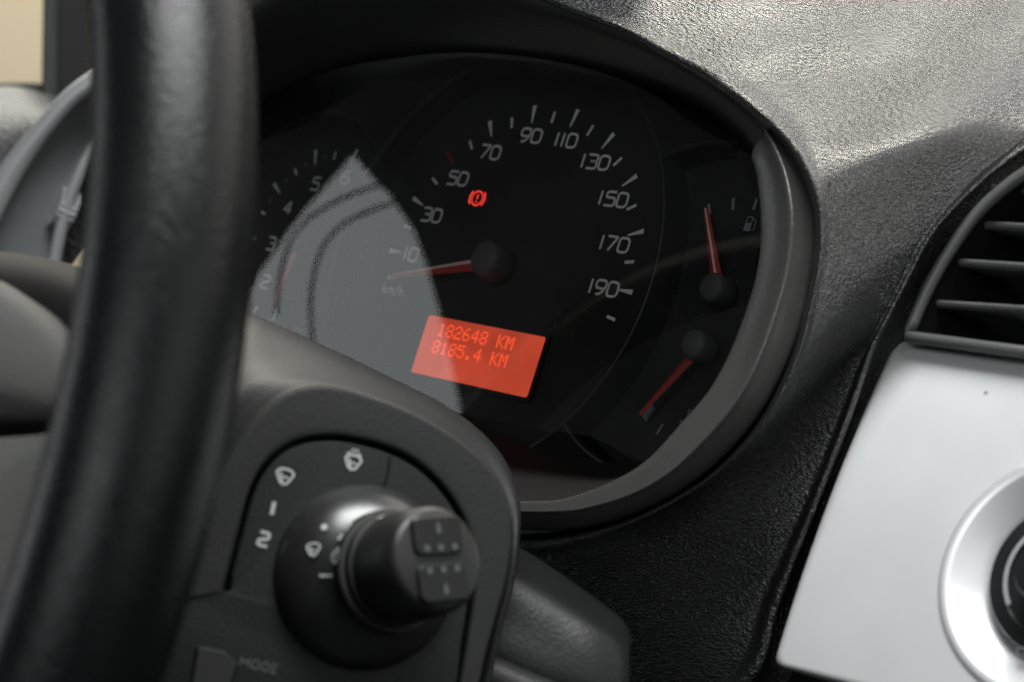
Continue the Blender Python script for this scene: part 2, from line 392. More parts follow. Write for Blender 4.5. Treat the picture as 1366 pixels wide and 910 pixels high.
# ================================================================== INSTRUMENT CLUSTER
clu = empty("instrument_cluster", (0, -.07, 0), "black instrument cluster with speedometer and red lit display under the visor", "instrument cluster")
RH = 0.0105                                    # height of the front mask over the dials
C0, R0 = (0.0, 0.0), 0.0705
C1, R1 = (-0.0966, -0.002), 0.0440
C2, R2 = (0.0850, -0.005), 0.0500
def circ_far(c, r, a):
    dx, dy = math.cos(a), math.sin(a); b = c[0]*dx+c[1]*dy; q = b*b-(c[0]**2+c[1]**2-r*r)
    return b+math.sqrt(q) if q > 0 and b+math.sqrt(q) > 0 else 0
def hole(a): return max(circ_far(C0, R0, a), circ_far(C1, R1, a), circ_far(C2, R2, a))
n = 240
outl = [P(x, y, RH) for x, y in [(330, 203), (400, 151), (480, 118), (560, 100), (660, 90), (760, 96), (850, 115), (930, 148), (985, 190)]]
outl = [(p.x, p.y) for p in outl]
outl = outl[::1] + [(.128, .030), (.139, .0), (.128, -.040), (.108, -.056)]
bot = [P(x, y, RH) for x, y in [(850, 618), (740, 602), (640, 575), (540, 530)]]
outl += [(p.x, p.y) for p in bot] + [(-.075, -.055), (-.120, -.050), (-.150, -.030), (-.158, .0), (-.150, .03)]
oc = cr([Vector((a, b, 0)) for a, b in outl], n*2, True)
oa = sorted((math.atan2(p.y, p.x), math.hypot(p.x, p.y)) for p in oc)
def outer_r(a):
    a = math.atan2(math.sin(a), math.cos(a))
    for i in range(len(oa)):
        if oa[i][0] >= a:
            j = i-1; a0, r0 = oa[j]; a1, r1 = oa[i]
            if j < 0: return r1
            return r0+(r1-r0)*(a-a0)/max(a1-a0, 1e-9)
    return oa[-1][1]
V = []; Fc = []
for i in range(n):
    a = 2*math.pi*i/n; d = (math.cos(a), math.sin(a)); rh = hole(a); ro = max(outer_r(a), rh+.001)
    for r, h in ((rh+.0004, -.001), (rh, RH-.0008), (rh+.0007, RH), (ro, RH), (ro+.0006, RH-.001)):
        V.append((d[0]*r, d[1]*r, h))
for i in range(n):
    p = i*5; q = ((i+1) % n)*5
    for j in range(4): Fc.append((p+j, q+j, q+j+1, p+j+1))
build("front_mask", V, Fc, M_mask, clu, auto=40)
# back plate behind all the dials
bp_ = [(c.x*.99, c.y*.99, -.0015) for c in oc[::8]]
v, f = prism(bp_, (0, 0, -.004)); build("back_plate", v, f, M_dial, clu, False)

def tick2(c, a, r0, r1, w0, w1, lift=.0004):
    d = Vector((math.cos(a), math.sin(a), 0)); s = Vector((-d.y, d.x, 0)); c = Vector((c[0], c[1], lift))
    return [c+d*r0-s*w0/2, c+d*r1-s*w1/2, c+d*r1+s*w1/2, c+d*r0+s*w0/2], [(0, 1, 2, 3)]
def dial_disc(name, c, r, clip=None):
    pts = []
    for i in range(72):
        a = 2*math.pi*i/72; pts.append((c[0]+r*math.cos(a), c[1]+r*math.sin(a)))
    return pts
def ring(name, c, r, parent, keep=lambda x, y: True, h=RH):
    prof = [(r+.0003, -.001), (r, h-.0002), (r+.0004, h+.0005), (r+.0012, h+.0006), (r+.0017, h+.0001), (r+.0017, -.001)]
    n_ = 160; runs = []; cur = []
    for i in range(n_+1):
        a = 2*math.pi*i/n_
        if keep(c[0]+r*math.cos(a), c[1]+r*math.sin(a)): cur.append(a)
        else:
            if len(cur) > 1: runs.append(cur)
            cur = []
    if len(cur) > 1: runs.append(cur)
    V = []; Fc = []; k = len(prof)
    for rn in runs:
        b = len(V)
        for a in rn:
            for rr, hh in prof: V.append((c[0]+rr*math.cos(a), c[1]+rr*math.sin(a), hh))
        for i in range(len(rn)-1):
            for j in range(k-1): Fc.append((b+i*k+j, b+(i+1)*k+j, b+(i+1)*k+j+1, b+i*k+j+1))
    return build(name, V, Fc, M_ring, parent)
def needle(parent, c, ang, length, w0, w1, h, tail=0.0, ridge=True, sw=.40):
    """tapered wedge with a pale ridge"""
    d = Vector((math.cos(ang), math.sin(ang), 0)); s = Vector((-d.y, d.x, 0)); c = Vector((c[0], c[1], h))
    if s.y < 0: s = -s
    A = [c-s*w0/2, c+s*w0/2, c+d*length+s*w1/2, c+d*length-s*w1/2]
    up = Vector((0, 0, .0012))
    V = A + [c+up, c+d*length+up*.5]
    Fc = [(0, 1, 2, 3), (1, 4, 5, 2), (4, 0, 3, 5), (0, 4, 1), (3, 2, 5)]
    o = build("needle", V, Fc, M_needle, parent, False)
    if ridge:
        q = Vector((0, 0, .00025))
        V = [c+s*w0*.06+up+q, c+s*w0*(.06+sw)+up*.25+q, c+d*length+s*w1*(.06+sw)+up*.2+q, c+d*length+s*w1*.06+up*.5+q]
        build("needle_stripe", V, [(0, 1, 2, 3)], M_needlew, parent, False)
    return o
def cap(parent, c, r, h0, h1):
    v, f = lathe([(r*.92, h0), (r, h0+.001), (r*.98, h1-.002), (r*.9, h1-.0008), (r*.7, h1-.0001), (0.00001, h1)], (c[0], c[1], 0), N_, 40)
    return build("needle_cap", v, f, M_cap, parent)

# --- speedometer
v, f = prism([(x, y, 0.0) for x, y in dial_disc("", C0, R0+.0006)], (0, 0, -.0012))
spd = build("speedometer", v, f, M_dial, clu, False); spd["label"] = "round speedometer dial in the middle of the cluster"
ring("dial_ring", C0, R0, spd)
TH0, DTH = math.radians(-169.30), math.radians(-10.1013)
for i in range(21):
    a = TH0+DTH*i
    major = i % 2 == 1
    v, f = tick2(C0, a, .0500, .0562 if major else .0538, .0005 if major else .0010, .0017 if major else .0010)
    build("tick", v, f, M_redprint if i == 5 else M_print, spd, False)
for s, x, y in [("10", 548, 339), ("30", 576, 287), ("50", 611, 238), ("70", 654, 203), ("90", 708.5, 181), ("110", 755, 187), ("130", 794, 216), ("150", 818, 265.5), ("170", 819.5, 325.5), ("190", 805, 384)]:
    p = P(x, y, 0.0004)
    flat("numeral", text2d(s, .0046, .18, .19, 1.2), p, X_, U_, M_print, spd)
flat("unit_lettering", text2d("km/h", .0030, .12, .16), P(525, 387, .0004), X_, U_, M_print, spd)
tip = P(519, 368, .0065); na = math.atan2(tip.y, tip.x)
needle(spd, C0, na, math.hypot(tip.x, tip.y), .0046, .0011, .0058)
cap(spd, C0, .0062, .003, .0115)
# --- red brake warning lamp
bw = P(636.5, 264.5, .0004)
r_ = .00245
parts = [stroke(arc2(0, 0, r_, 0, 360, 28)[:-1], .00045, True), stroke(arc2(0, 0, r_*1.42, 140, 220, 12), .0006), stroke(arc2(0, 0, r_*1.42, -40, 40, 12), .0006),
         stroke([(0, -.0003), (0, .0014)], .00055), disc2(0, -.0012, .00035, 12)]
flat("brake_warning_lamp", join2(parts), bw, X_, U_, M_warn, clu)
# --- display
dx0, dx1, du0, du1 = -.0269, .0282, -.0399, -.0199
def rrect(x0, y0, x1, y1, r, n=5):
    return fillet([(x0, y0), (x1, y0), (x1, y1), (x0, y1)], r, n, True)
disp = build("display", [(x, y, -.0002+.0010) for x, y in rrect(dx0, du0, dx1, du1, .0012)], [tuple(range(24))], M_lcd, clu, False)
disp["label"] = "red backlit odometer display below the speedometer needle"
# thin black frame standing proud of the display
rr = rrect(dx0, du0, dx1, du1, .0012); ro = rrect(dx0-.0014, du0-.0014, dx1+.0014, du1+.0014, .002)
V = []; Fc = []; k = len(rr)
for (a, b), (c, d) in zip(rr, ro): V += [(a, b, .0007), (a, b, .0016), (c, d, .0016), (c, d, .0001)]
for i in range(k):
    p = i*4; q = ((i+1) % k)*4
    for j in range(3): Fc.append((p+j, q+j, q+j+1, p+j+1))
build("display_frame", V, Fc, M_dial, disp, False)
F57 = {'1': "00100 01100 00100 00100 00100 00100 01110", '8': "01110 10001 10001 01110 10001 10001 01110", '2': "01110 10001 00001 00110 01000 10000 11111",
       '6': "00110 01000 10000 11110 10001 10001 01110", '4': "00010 00110 01010 10010 11111 00010 00010", '5': "11111 10000 11110 00001 00001 10001 01110",
       '.': "00000 00000 00000 00000 00000 01100 01100", 'K': "10001 10010 10100 11000 10100 10010 10001", 'M': "10001 11011 10101 10101 10001 10001 10001", ' ': "0 0 0 0 0 0 0"}
def lcd_line(s, bl, br, tl):
    bl, br, tl = P(*bl, .0012), P(*br, .0012), P(*tl, .0012)
    Wd = br.x-bl.x; H = tl.y-bl.y; cw = Wd/(len(s)*6-1); chh = H/7
    V = []; Fc = []
    for i, ch in enumerate(s):
        for r, line in enumerate(F57[ch].split()):
            for c, b in enumerate(line):
                if b == '1':
                    x = bl.x+(i*6+c)*cw; y = bl.y+(6-r)*chh; k = len(V); g = .93
                    V += [(x, y, .0012), (x+cw*g, y, .0012), (x+cw*g, y+chh*g, .0012), (x, y+chh*g, .0012)]; Fc.append((k, k+1, k+2, k+3))
    build("display_lettering", V, Fc, M_lcdt, disp, False)
lcd_line("182648 KM", (582, 447.5), (682, 468), (590.3, 431))
lcd_line("8185.4 KM", (574.5, 470), (673, 491.5), (582, 453.5))
# --- tachometer
keep1 = lambda x, y: math.hypot(x, y) > R0+.001
v, f = prism([(x, y, -.0004) for x, y in dial_disc("", C1, R1+.0005)], (0, 0, -.0012))
tac = build("tachometer", v, f, M_dial, clu, False); tac["label"] = "rev counter dial half hidden by the steering wheel"
ring("dial_ring", C1, R1, tac, keep1)
tc1 = (-0.0975, -0.0025)
def ang_of(x, y, c): p = P(x, y, .0004); return math.atan2(p.y-c[1], p.x-c[0])
a6, a2 = ang_of(474, 205, tc1), ang_of(338, 381, tc1)
if a2 < 0: a2 += 2*math.pi
st = (a2-a6)/4
for i in range(0, 34):
    a = a6 - st*.75 + st*i/4.0
    kind = (i-3) % 4
    if a > a6+st*5.6: break
    L0, L1, wa, wb = (.0310, .0370, .0004, .0013) if kind == 0 else ((.0315, .0345, .0008, .0008) if kind == 2 else (.0322, .0338, .0005, .0005))
    v, f = tick2(tc1, a, L0, L1, wa, wb); build("tick", v, f, M_print if kind != 1 and kind != 3 else M_printd, tac, False)
for s, x, y in [("6", 461, 237), ("5", 421, 245), ("4", 384, 277), ("3", 362, 325), ("2", 354, 376), ("1", 367, 420)]:
    flat("numeral", text2d(s, .0046, .15, .2, 1.15), P(x, y, .0004), X_, U_, M_print, tac)
flat("unit_lettering", text2d("000", .0026, .12, .2), P(397, 443, .0004), X_, U_, M_printd, tac)
tip = P(362, 408, .006)
needle(tac, tc1, math.atan2(tip.y-tc1[1], tip.x-tc1[0]), math.hypot(tip.x-tc1[0], tip.y-tc1[1]), .0026, .0008, .0055)
cap(tac, tc1, .0055, .003, .0105)
# --- fuel and temperature gauges
v, f = prism([(x, y, -.0008) for x, y in dial_disc("", C2, R2+.0005)], (0, 0, -.0012))
fue = build("fuel_gauge", v, f, M_dial, clu, False); fue["label"] = "black panel with the fuel and temperature needles"
ring("dial_ring", C2, R2, fue, lambda x, y: math.hypot(x, y) > R0+.001 and (y < -.020 or y > .025))
def small_gauge(hub, tip_, wn):
    # the cap stands about 7 mm off the face, so read its axis there
    h = P(*hub, .0065); t = P(*tip_, .0055)
    needle(fue, (h.x, h.y), math.atan2(t.y-h.y, t.x-h.x), math.hypot(t.x-h.x, t.y-h.y), wn, .0016, .0050, ridge=True, sw=.16)
    cap(fue, (h.x, h.y), .0046, .002, .0095)
small_gauge((954, 385), (940, 278), .0044)
small_gauge((930, 461), (852, 552), .0036)
def seg(name, a, b, w, material):
    A = P(*a, .0003); B = P(*b, .0003); d = (B-A).normalized(); s = Vector((-d.y, d.x, 0))*w/2
    build(name, [A-s, B-s, B+s, A+s], [(0, 1, 2, 3)], material, fue, False)
seg("tick", (978.5, 264), (977.5, 280), .0011, M_printd); seg("tick", (1010, 264), (1005, 280), .0010, M_printd); seg("tick", (945, 272), (947, 286), .0010, M_printd)
seg("tick", (872, 543), (859, 559), .0024, M_printd); seg("tick", (884, 566), (876, 579), .0009, M_printd); seg("tick", (905, 588), (900, 600), .0009, M_printd)
fp = P(999, 299, .0003); q = .0011
parts = [([(-q*1.3, -q*2), (q*.9, -q*2), (q*.9, q*.3), (-q*1.3, q*.3)], [(0, 1, 2, 3)]), stroke(fillet([(-q*1.1, q*.3), (-q*1.1, q*2), (q*.7, q*2), (q*.7, q*.3)], q*.5), q*.35),
         stroke(fillet([(q*.9, q*1.6), (q*2.1, q*1.0), (q*2.1, -q*1.4), (q*1.3, -q*1.6)], q*.5), q*.3)]
flat("fuel_pump_symbol", join2(parts), fp, X_, U_, M_printd, fue)
tp = P(917, 556, .0003)
parts = [stroke([(0, -q*.8), (0, q*2.2)], q*.5), disc2(0, -q*1.2, q*.7, 14), stroke([(-q*2.2, -q*1.6), (-q*1.0, -q*1.4)], q*.4), stroke([(q*1.0, -q*1.4), (q*2.2, -q*1.6)], q*.4), stroke([(0, q*1.8), (q*1.1, q*1.8)], q*.4), stroke([(0, q*.9), (q*1.1, q*.9)], q*.4)]
flat("temperature_symbol", join2(parts), tp, X_, U_, M_printd, fue)
# --- lower cowl between the dials and the trim
c_in = [(470, 492, .0105), (540, 530, .0105), (640, 575, .0105), (740, 602, .0105), (850, 618, .0105), (935, 585, .0105), (985, 520, .0105), (1015, 430, .0105), (1030, 340, .0105)]
c_out = [(430, 640, .045), (520, 665, .045), (620, 676, .045), (700, 672, .044), (780, 660, .044), (868, 612, .044), (945, 525, .044), (995, 425, .044), (1012, 330, .044)]
lw = [[P(a[0]+(c[0]-a[0])*t_, a[1]+(c[1]-a[1])*t_, a[2]+(c[2]-a[2])*t_+dn) for a, c in zip(c_in, c_out)] for t_, dn in ((0, 0), (.3, -.004), (.7, -.004), (1, 0))]
v, f = loft(lw, 60, 14); build("lower_cowl", v, f, M_lowmask, clu)
# --- clear lens
ln = [(c.x*1.0, c.y*.985, .030) for c in oc[::6]]
lv_ = [(a*.985, b*.97, c) for a, b, c in ln]
if sum(lv_[i][0]*lv_[(i+1) % len(lv_)][1]-lv_[(i+1) % len(lv_)][0]*lv_[i][1] for i in range(len(lv_))) < 0: lv_ = lv_[::-1]
lens = build("clear_lens", lv_, [tuple(range(len(lv_)))], M_lens, clu, False)
# --- grey crescent trim
t_in = [(1016, 178), (1004, 205), (1010, 232), (1015, 274), (1016, 319), (1011, 360), (1001, 400), (977, 465), (948, 519), (906, 569), (865, 613), (823, 640), (770, 661), (740, 668), (692, 669), (600, 668)]
t_rg = [(1021, 173), (1036, 200), (1048, 232), (1056, 276), (1056, 320), (1049, 366), (1038, 406), (1014, 474), (984, 533), (942, 584), (893, 630), (842, 659), (780, 678), (745, 682), (692, 682), (600, 680)]
t_out = [(1027, 171), (1061, 206), (1078, 238), (1087, 285), (1086, 342), (1080, 380), (1070, 427), (1049, 485), (1016, 548), (972, 602), (915, 650), (855, 682), (790, 702), (748, 706), (692, 706), (600, 704)]
nI = [.0555]*8+[.0570, .0582]+[.0590]*6; nR = [.0598]*16; nO = [.0530]*16
def tr(px, nn, dn=0): return [P(a, b, c+dn) for (a, b), c in zip(px, nn)]
trim_rows = [tr(t_in, nI, -.022), tr(t_in, nI, -.002), tr(t_in, nI)]
def mixr(a, b, t_): return [(p[0]+(q[0]-p[0])*t_, p[1]+(q[1]-p[1])*t_) for p, q in zip(a, b)]
trim_rows += [tr(mixr(t_in, t_rg, .5), [.0572]*8+[.0584, .0590]+[.0595]*6), tr(mixr(t_in, t_rg, .92), nR, -.0001), tr(t_rg, nR), tr(mixr(t_rg, t_out, .10), nR, -.0007), tr(mixr(t_rg, t_out, .6), nR, -.0036), tr(t_out, nO), tr(t_out, nO, -.006), tr(t_out, nO, -.03)]
v, f = loft(trim_rows, 120, 60, straight=False); build("bezel_trim", v, f, M_trim, clu)

# ================================================================== AIR VENT (right)
av = empty("air_vent", P(1330, 400, .03), "dark slatted air vent with rounded frame above the silver console panel", "air vent")
arc_px = [(1211, 449), (1221, 424), (1237, 387.5), (1257, 351), (1280, 315), (1303, 285), (1330, 259), (1366, 232), (1410, 210)]
NV = .033
arc = [P(x, y, NV) for x, y in arc_px]
br = P(1366, 470, NV); bl = P(1211, 449, NV)
xr = .300
right = [Vector((.235, .052, NV)), Vector((.262, .050, NV)), Vector((.285, .040, NV)), Vector((xr, .020, NV)), Vector((xr, -.004+.0, NV))]
botl = [Vector((xr-.002, bl.y+(br.y-bl.y)*(xr-bl.x)/(br.x-bl.x), NV))]
outline = cr(arc+right, 60)+botl
v, f = tube(outline, .0016, 10, True); build("vent_frame", v, f, M_vent, av)
# inner walls + dark back
V = []; Fc = []; k = len(outline); ctr = Vector((.245, .02, NV))
for p in outline:
    V += [p, p+(ctr-p)*.03+N_*-.006, p+(ctr-p)*.06-N_*.045]
for i in range(k):
    p = i*3; q = ((i+1) % k)*3; Fc += [(p, q, q+1, p+1), (p+1, q+1, q+2, p+2)]
Fc.append(tuple(i*3+2 for i in range(k)))
build("vent_duct", V, Fc, M_ventin, av)
def slat(a, b, nm="slat"):
    A = P(*a, NV-.005); B = P(*b, NV-.005); d = (B-A).normalized(); B = A+d*((xr+.002-A.x)/d.x); A = A-d*.004
    prof = [(0.0009, 0), (.0004, .0012), (-.0004, .0012), (-.0012, 0), (.0008, -.014), (.0018, -.0145)]
    V = [A+U_*u+N_*h for u, h in prof]+[B+U_*u+N_*h for u, h in prof]; k = len(prof)
    Fc = [(i, (i+1) % k, k+(i+1) % k, k+i) for i in range(k)]+[tuple(range(k)), tuple(range(k, 2*k))]
    build(nm, V, Fc, M_vent, av, False, bevel=.0003)
slat((1308, 299), (1366, 302)); slat((1275, 349), (1366, 355)); slat((1242, 404), (1366, 412)); slat((1345, 252), (1400, 254))

# ================================================================== SILVER CONSOLE PANEL
NP = .038
def NPf(u): return NP + .003 - 1.5*(u+.10)**2          # the face bows back towards its top
def PP(x, y):
    n_ = NP
    for _ in range(8): q = P(x, y, n_); n_ = NPf(q.y)
    return P(x, y, n_)
def bow(V): return [Vector((v[0], v[1], v[2]+NPf(v[1])-NP)) for v in V]
tl, bl_, tr_, br_ = PP(1193, 451), PP(1028, 886), PP(1366, 471), PP(1366, 976)
def ext(a, b, x): return a+(b-a)*((x-a.x)/(b.x-a.x))
TR = ext(tl, tr_, .335); BR = ext(bl_, br_, .335)
o2 = fillet([(p.x, p.y) for p in (tl, TR, BR, bl_)], .0030, 6, True)
kc = PP(1411, 767); kr = .0298
# panel face with a round hole for the dished knob seat
n = 144; V = []; Fc = []
import bisect
def poly_r(c, a):
    best = 1e9; dx, dy = math.cos(a), math.sin(a)
    for i in range(len(o2)):
        x1, y1 = o2[i]; x2, y2 = o2[(i+1) % len(o2)]; ex, ey = x2-x1, y2-y1
        den = dx*ey-dy*ex
        if abs(den) < 1e-12: continue
        t_ = ((x1-c.x)*ey-(y1-c.y)*ex)/den; s_ = ((x1-c.x)*dy-(y1-c.y)*dx)/den
        if t_ > 0 and -1e-6 <= s_ <= 1+1e-6: best = min(best, t_)
    return best
angs = sorted([2*math.pi*i/n for i in range(n)]+[math.atan2(y-kc.y, x-kc.x) % (2*math.pi) for x, y in o2])
for a in angs:
    R = poly_r(kc, a); d = Vector((math.cos(a), math.sin(a), 0)); c = Vector((kc.x, kc.y, NP))
    V += [c+d*kr, c+d*(kr+.0008)]+[c+d*(kr+.0008+(R-.0030-kr-.0008)*j/8) for j in range(1, 8)]+[c+d*(R-.0030), c+d*(R-.0022), c+d*(R-.0011)-N_*.0003, c+d*(R-.0003)-N_*.0010, c+d*R-N_*.0022, c+d*R-N_*.012]
k = len(angs)
for i in range(k):
    p = i*15; q = ((i+1) % k)*15
    for j in range(14): Fc.append((p+j, q+j, q+j+1, p+j+1))
pan = empty("console_panel", P(1200, 870, NP), "smooth silver painted centre console panel with a dished knob seat", "console panel")
build("face", bow(V), Fc, M_silver, pan, auto=30)
v, f = lathe([(kr+.0006, -.0006), (kr, .0004), (kr-.0012, .0008), (kr-.0030, .0000), (kr-.0085, -.0060), (kr-.0102, -.0072), (kr-.0104, -.016)], (kc.x, kc.y, NP), N_, 120)
build("knob_seat", bow(v), f, M_silver2, pan)
kn = empty("climate_knob", (kc.x, kc.y, NP-.012), "round black climate knob set in the silver console panel", "knob")
k1 = kr-.0108
v, f = lathe([(k1, -.014), (k1, -.004), (k1-.0006, -.003), (k1-.0042, -.0024), (k1-.0046, -.0028), (.0, -.0028)], (kc.x, kc.y, NP), N_, 96)
build("scale_disc", bow(v), f, M_blackp, kn, auto=40)
sc_arc = stroke(arc2(0, 0, k1-.0052, 95, 222, 40), .0011)
flat("scale_arc", sc_arc, (kc.x, kc.y, NPf(kc.y)-.0018), X_, U_-N_*3.0*(kc.y+.10), mat("knob_scale_grey", (.30, .30, .31), .5), kn)
parts = [stroke(arc2(0, 0, .0011, 0, 360, 20)[:-1], .0004, True)]+[disc2(.0011*math.cos(t_), .0011*math.sin(t_), .0005, 8) for t_ in (0.6, 2.7, 4.8)]
ip = PP(1357, 868)-N_*.0018; flat("fan_symbol", join2(parts), ip, X_, U_-N_*3.0*(ip.y+.10), mat("knob_print_grey", (.22, .22, .23), .5), kn)
v, f = lathe([(k1-.0110, -.006), (k1-.0114, .006), (k1-.0122, .0076), (k1-.0135, .0080), (0.0, .0080)], (kc.x, kc.y, NP), N_, 96)
build("grip", bow(v), f, M_blackp, kn, auto=40)

# ================================================================== STEERING WHEEL
WC = Vector((-.0056, -.1262, .250)); WR = .1905
wh = empty("steering_wheel", WC, "black leather steering wheel rim crossing the left foreground", "steering wheel")
V = []; Fc = []; nu, nv = 160, 28
for i in range(nu):
    a = 2*math.pi*i/nu; d = Vector((math.cos(a), math.sin(a), 0))
    for j in range(nv):
        g = 2*math.pi*j/nv
        rr_ = .0148*(1+.05*math.cos(2*g)); V.append(WC+d*(WR+rr_*math.cos(g))+N_*(.0158*math.sin(g)))
for i in range(nu):
    for j in range(nv):
        a = i*nv; b = ((i+1) % nu)*nv; Fc.append((a+j, b+j, b+(j+1) % nv, a+(j+1) % nv))
build("rim", V, Fc, M_leather, wh)
# spoke and airbag cover (only the right half reaches the picture)
def dome(pts_px, z_edge, z_mid, name, material, inner=(.55, .85, .97)):
    E_ = [D(x, y, z_edge) for x, y in pts_px]
    return E_
def pad_piece(name, edge, rise, material, thick=.03):
    """edge: closed list of points (dial frame); rounded cushion rising along N"""
    E_ = cr(edge, 64, True); c = sum(E_, Vector((0, 0, 0)))/len(E_)
    rws = []
    for s_, h in ((1.0, -thick), (1.0, -.004), (.99, -.0012), (.965, .0004), (.90, rise*.35), (.7, rise*.75), (.4, rise*.95), (.02, rise)):
        rws.append([c+(p-c)*s_+N_*h for p in E_])
    V, Fc = loft(rws, 64, 0, True, straight=True)
    return build(name, V, Fc, material, wh)
HZ = .232
def H(x, y, n=HZ): return P(x, y, n)
up_edge = [H(-160, 330), H(-60, 352), H(0, 385), H(42, 415), H(76, 455), H(96, 500), H(92, 540), H(66, 556), H(0, 560), H(-100, 569), H(-220, 579), H(-250, 450)]
pad_piece("airbag_cover", up_edge, .006, M_hub)
lo_edge = [H(-220, 596), H(-100, 588), H(0, 580), H(64, 575), H(92, 566), H(96, 590), H(82, 640), H(52, 715), H(15, 800), H(-30, 890), H(-90, 960), H(-200, 960), H(-260, 800)]
pad_piece("spoke_cover", lo_edge, .004, M_hub)
# rear shell of the spoke, joining the hub to the rim
sp = [[H(-120, 330, .205), H(20, 350, .205), H(110, 385, .210), H(200, 430, .235)], [H(-120, 360, .228), H(20, 380, .228), H(110, 420, .232), H(200, 460, .245)],
      [H(-120, 470, .229), H(20, 480, .229), H(110, 500, .233), H(200, 500, .246)], [H(-120, 700, .226), H(20, 690, .226), H(100, 680, .230), H(180, 660, .246)],
      [H(-120, 760, .205), H(10, 740, .205), H(90, 720, .210), H(170, 690, .235)]]
v, f = loft([[p-N_*.010 for p in r] for r in sp], 24, 24); build("spoke_shell", v, f, M_shell, wh, solid=.004)

# ================================================================== COLUMN SHROUD + SWITCH PLATE + STALK
CAMX = lambda a, b, c: (CR*a + CD*b + CF*c)
mN = CAMX(.28, -.16, -.95).normalized()          # outward normal of the switch plate
p0 = D(487, 770, .478)
def S(x, y, lift=0.0): return onplane(x, y, p0, mN) + mN*lift
shr = empty("column_shroud", S(480, 900), "grey plastic steering column shroud around the wiper switch plate", "column shroud")
pl = [(298, 786), (304, 762), (317, 712), (332, 657), (350, 622), (375, 598), (405, 585), (445, 581), (490, 588), (530, 601), (565, 622), (595, 652), (618, 688), (631, 728), (635, 765), (631, 810), (623, 860), (611, 930)]
rg = [(240, 800), (250, 745), (268, 690), (292, 630), (322, 578), (355, 541), (392, 517), (440, 511), (500, 527), (560, 552), (612, 583), (652, 617), (676, 655), (684, 700), (679, 760), (665, 815), (650, 868), (636, 930)]
bk = [(235, 760), (240, 690), (250, 610), (262, 520), (285, 445), (322, 418), (365, 431), (420, 456), (480, 484), (535, 511), (585, 536), (630, 567), (668, 608), (690, 660), (692, 715), (685, 775), (668, 840), (650, 930)]
bkz = [.50, .51, .525, .545, .56, .565, .565, .562, .56, .555, .55, .545, .535, .525, .515, .510, .505, .50]
def S2(pts, lift): return [S(x, y, lift) for x, y in pts]
rws = [S2([(x+(470-x)*.12, y+(770-y)*.12) for x, y in pl], -.0062), S2(pl, -.006), S2(pl, -.0012), S2(mixr(pl, rg, .02), -.0003), S2(mixr(pl, rg, .05), .0), S2(mixr(pl, rg, .4), .0001), S2(mixr(pl, rg, .8), .0), S2(mixr(pl, rg, .92), -.0001), S2(mixr(pl, rg, .98), -.0008), S2(rg, -.0020)]
rws.append([S(x, y, -.0048) for x, y in mixr(rg, bk, .10)])
mid = [S(x, y, -.014) for x, y in mixr(rg, bk, .35)]
rws.append(mid)
rws.append([D(x, y, z) for (x, y), z in zip(mixr(rg, bk, .8), [a*.6+.478*.4 for a in bkz])])
rws.append([D(x, y, z) for (x, y), z in zip(bk, bkz)])
cxy = (430, 760)
rws.append([D(x+(cxy[0]-x)*.05, y+(cxy[1]-y)*.05, z+.03) for (x, y), z in zip(bk, bkz)])
v, f = loft(rws, 130, 70); build("upper_cover", v, f, M_shroud, shr)
pl_in = [(305, 789), (310, 764), (323, 714), (338, 660), (355, 627), (379, 603), (407, 591), (445, 587), (488, 594), (527, 607), (561, 627), (590, 656), (612, 690), (625, 729), (629, 765), (625, 810), (617, 860), (605, 930), (560, 980), (450, 990), (300, 980), (205, 900), (225, 810), (270, 790)]
E_ = cr([S(x, y, -.0006) for x, y in pl_in], 140, True)
c = S(470, 790, -.0006); V = []; Fc = []
for p in E_:
    i_ = (c-p).normalized(); V += [p-mN*.008, p-mN*.0006, p+i_*.0004-mN*.0001, p+i_*.0010]
n = len(E_)
for i in range(n):
    a = i*4; b = ((i+1) % n)*4
    for j in range(3): Fc.append((a+j, b+j, b+j+1, a+j+1))
Fc.append(tuple(i*4+3 for i in range(n)))
plate = build("switch_plate", V, Fc, M_plate, shr, auto=35)
plate["label"] = "darker inset plate printed with wiper symbols"
def groove(pts, w, name="seam", lift=-.00045, parent=shr, material=M_ventin):
    Q = [S(x, y, lift) for x, y in pts]; V = []; Fc = []
    for i, p in enumerate(Q):
        a = Q[max(i-1, 0)]; b = Q[min(i+1, len(Q)-1)]; s = (b-a).cross(mN).normalized()*w/2; V += [p-s, p+s]
    for i in range(len(Q)-1): Fc.append((2*i, 2*i+1, 2*i+3, 2*i+2))
    build(name, V, Fc, material, parent, False)
groove([(521, 609), (518, 630), (512, 652)], .0006, lift=-.0004)
# printed symbols on the plate
def splate(name, vf, x, y, material=M_icon, rot=0.0, lift=-.00035, parent=None):
    e1 = (S(x+10, y+2.2)-S(x, y)).normalized(); e2 = mN.cross(e1).normalized()
    c_, s_ = math.cos(rot), math.sin(rot)
    v, f = vf; v = [(a*c_-b*s_, a*s_+b*c_) for a, b in v]
    flat(name, (v, f), S(x, y, lift), e1, e2, material, parent or plate, 0.0, mN)
def wiper(sc_, spray=False):
    s = sc_
    out = [stroke(fillet([(-s, s*.45), (-s*.5, s*.85), (s*.5, s*.85), (s, s*.45), (s*.35, -s*.75), (-s*.35, -s*.75)], s*.25, 4, True), s*.26, True),
           stroke([(0, -s*.95), (-s*.55, s*.45)], s*.26), stroke(arc2(0, -s*.9, s*.9, 60, 120, 8), s*.2)]
    if spray: out += [disc2(dx*s, dy*s, s*.14, 8) for dx, dy in ((-.45, 1.15), (0, 1.25), (.45, 1.15), (-.25, 1.5), (.25, 1.5), (.75, .95), (-.75, .95))]
    return join2(out)
splate("wiper_symbol", wiper(.0021), 380, 636); splate("rear_wash_symbol", wiper(.0020, True), 471, 617)
splate("numeral", text2d("1", .0030, .30), 365, 678); splate("numeral", text2d("2", .0030, .25), 352, 719)
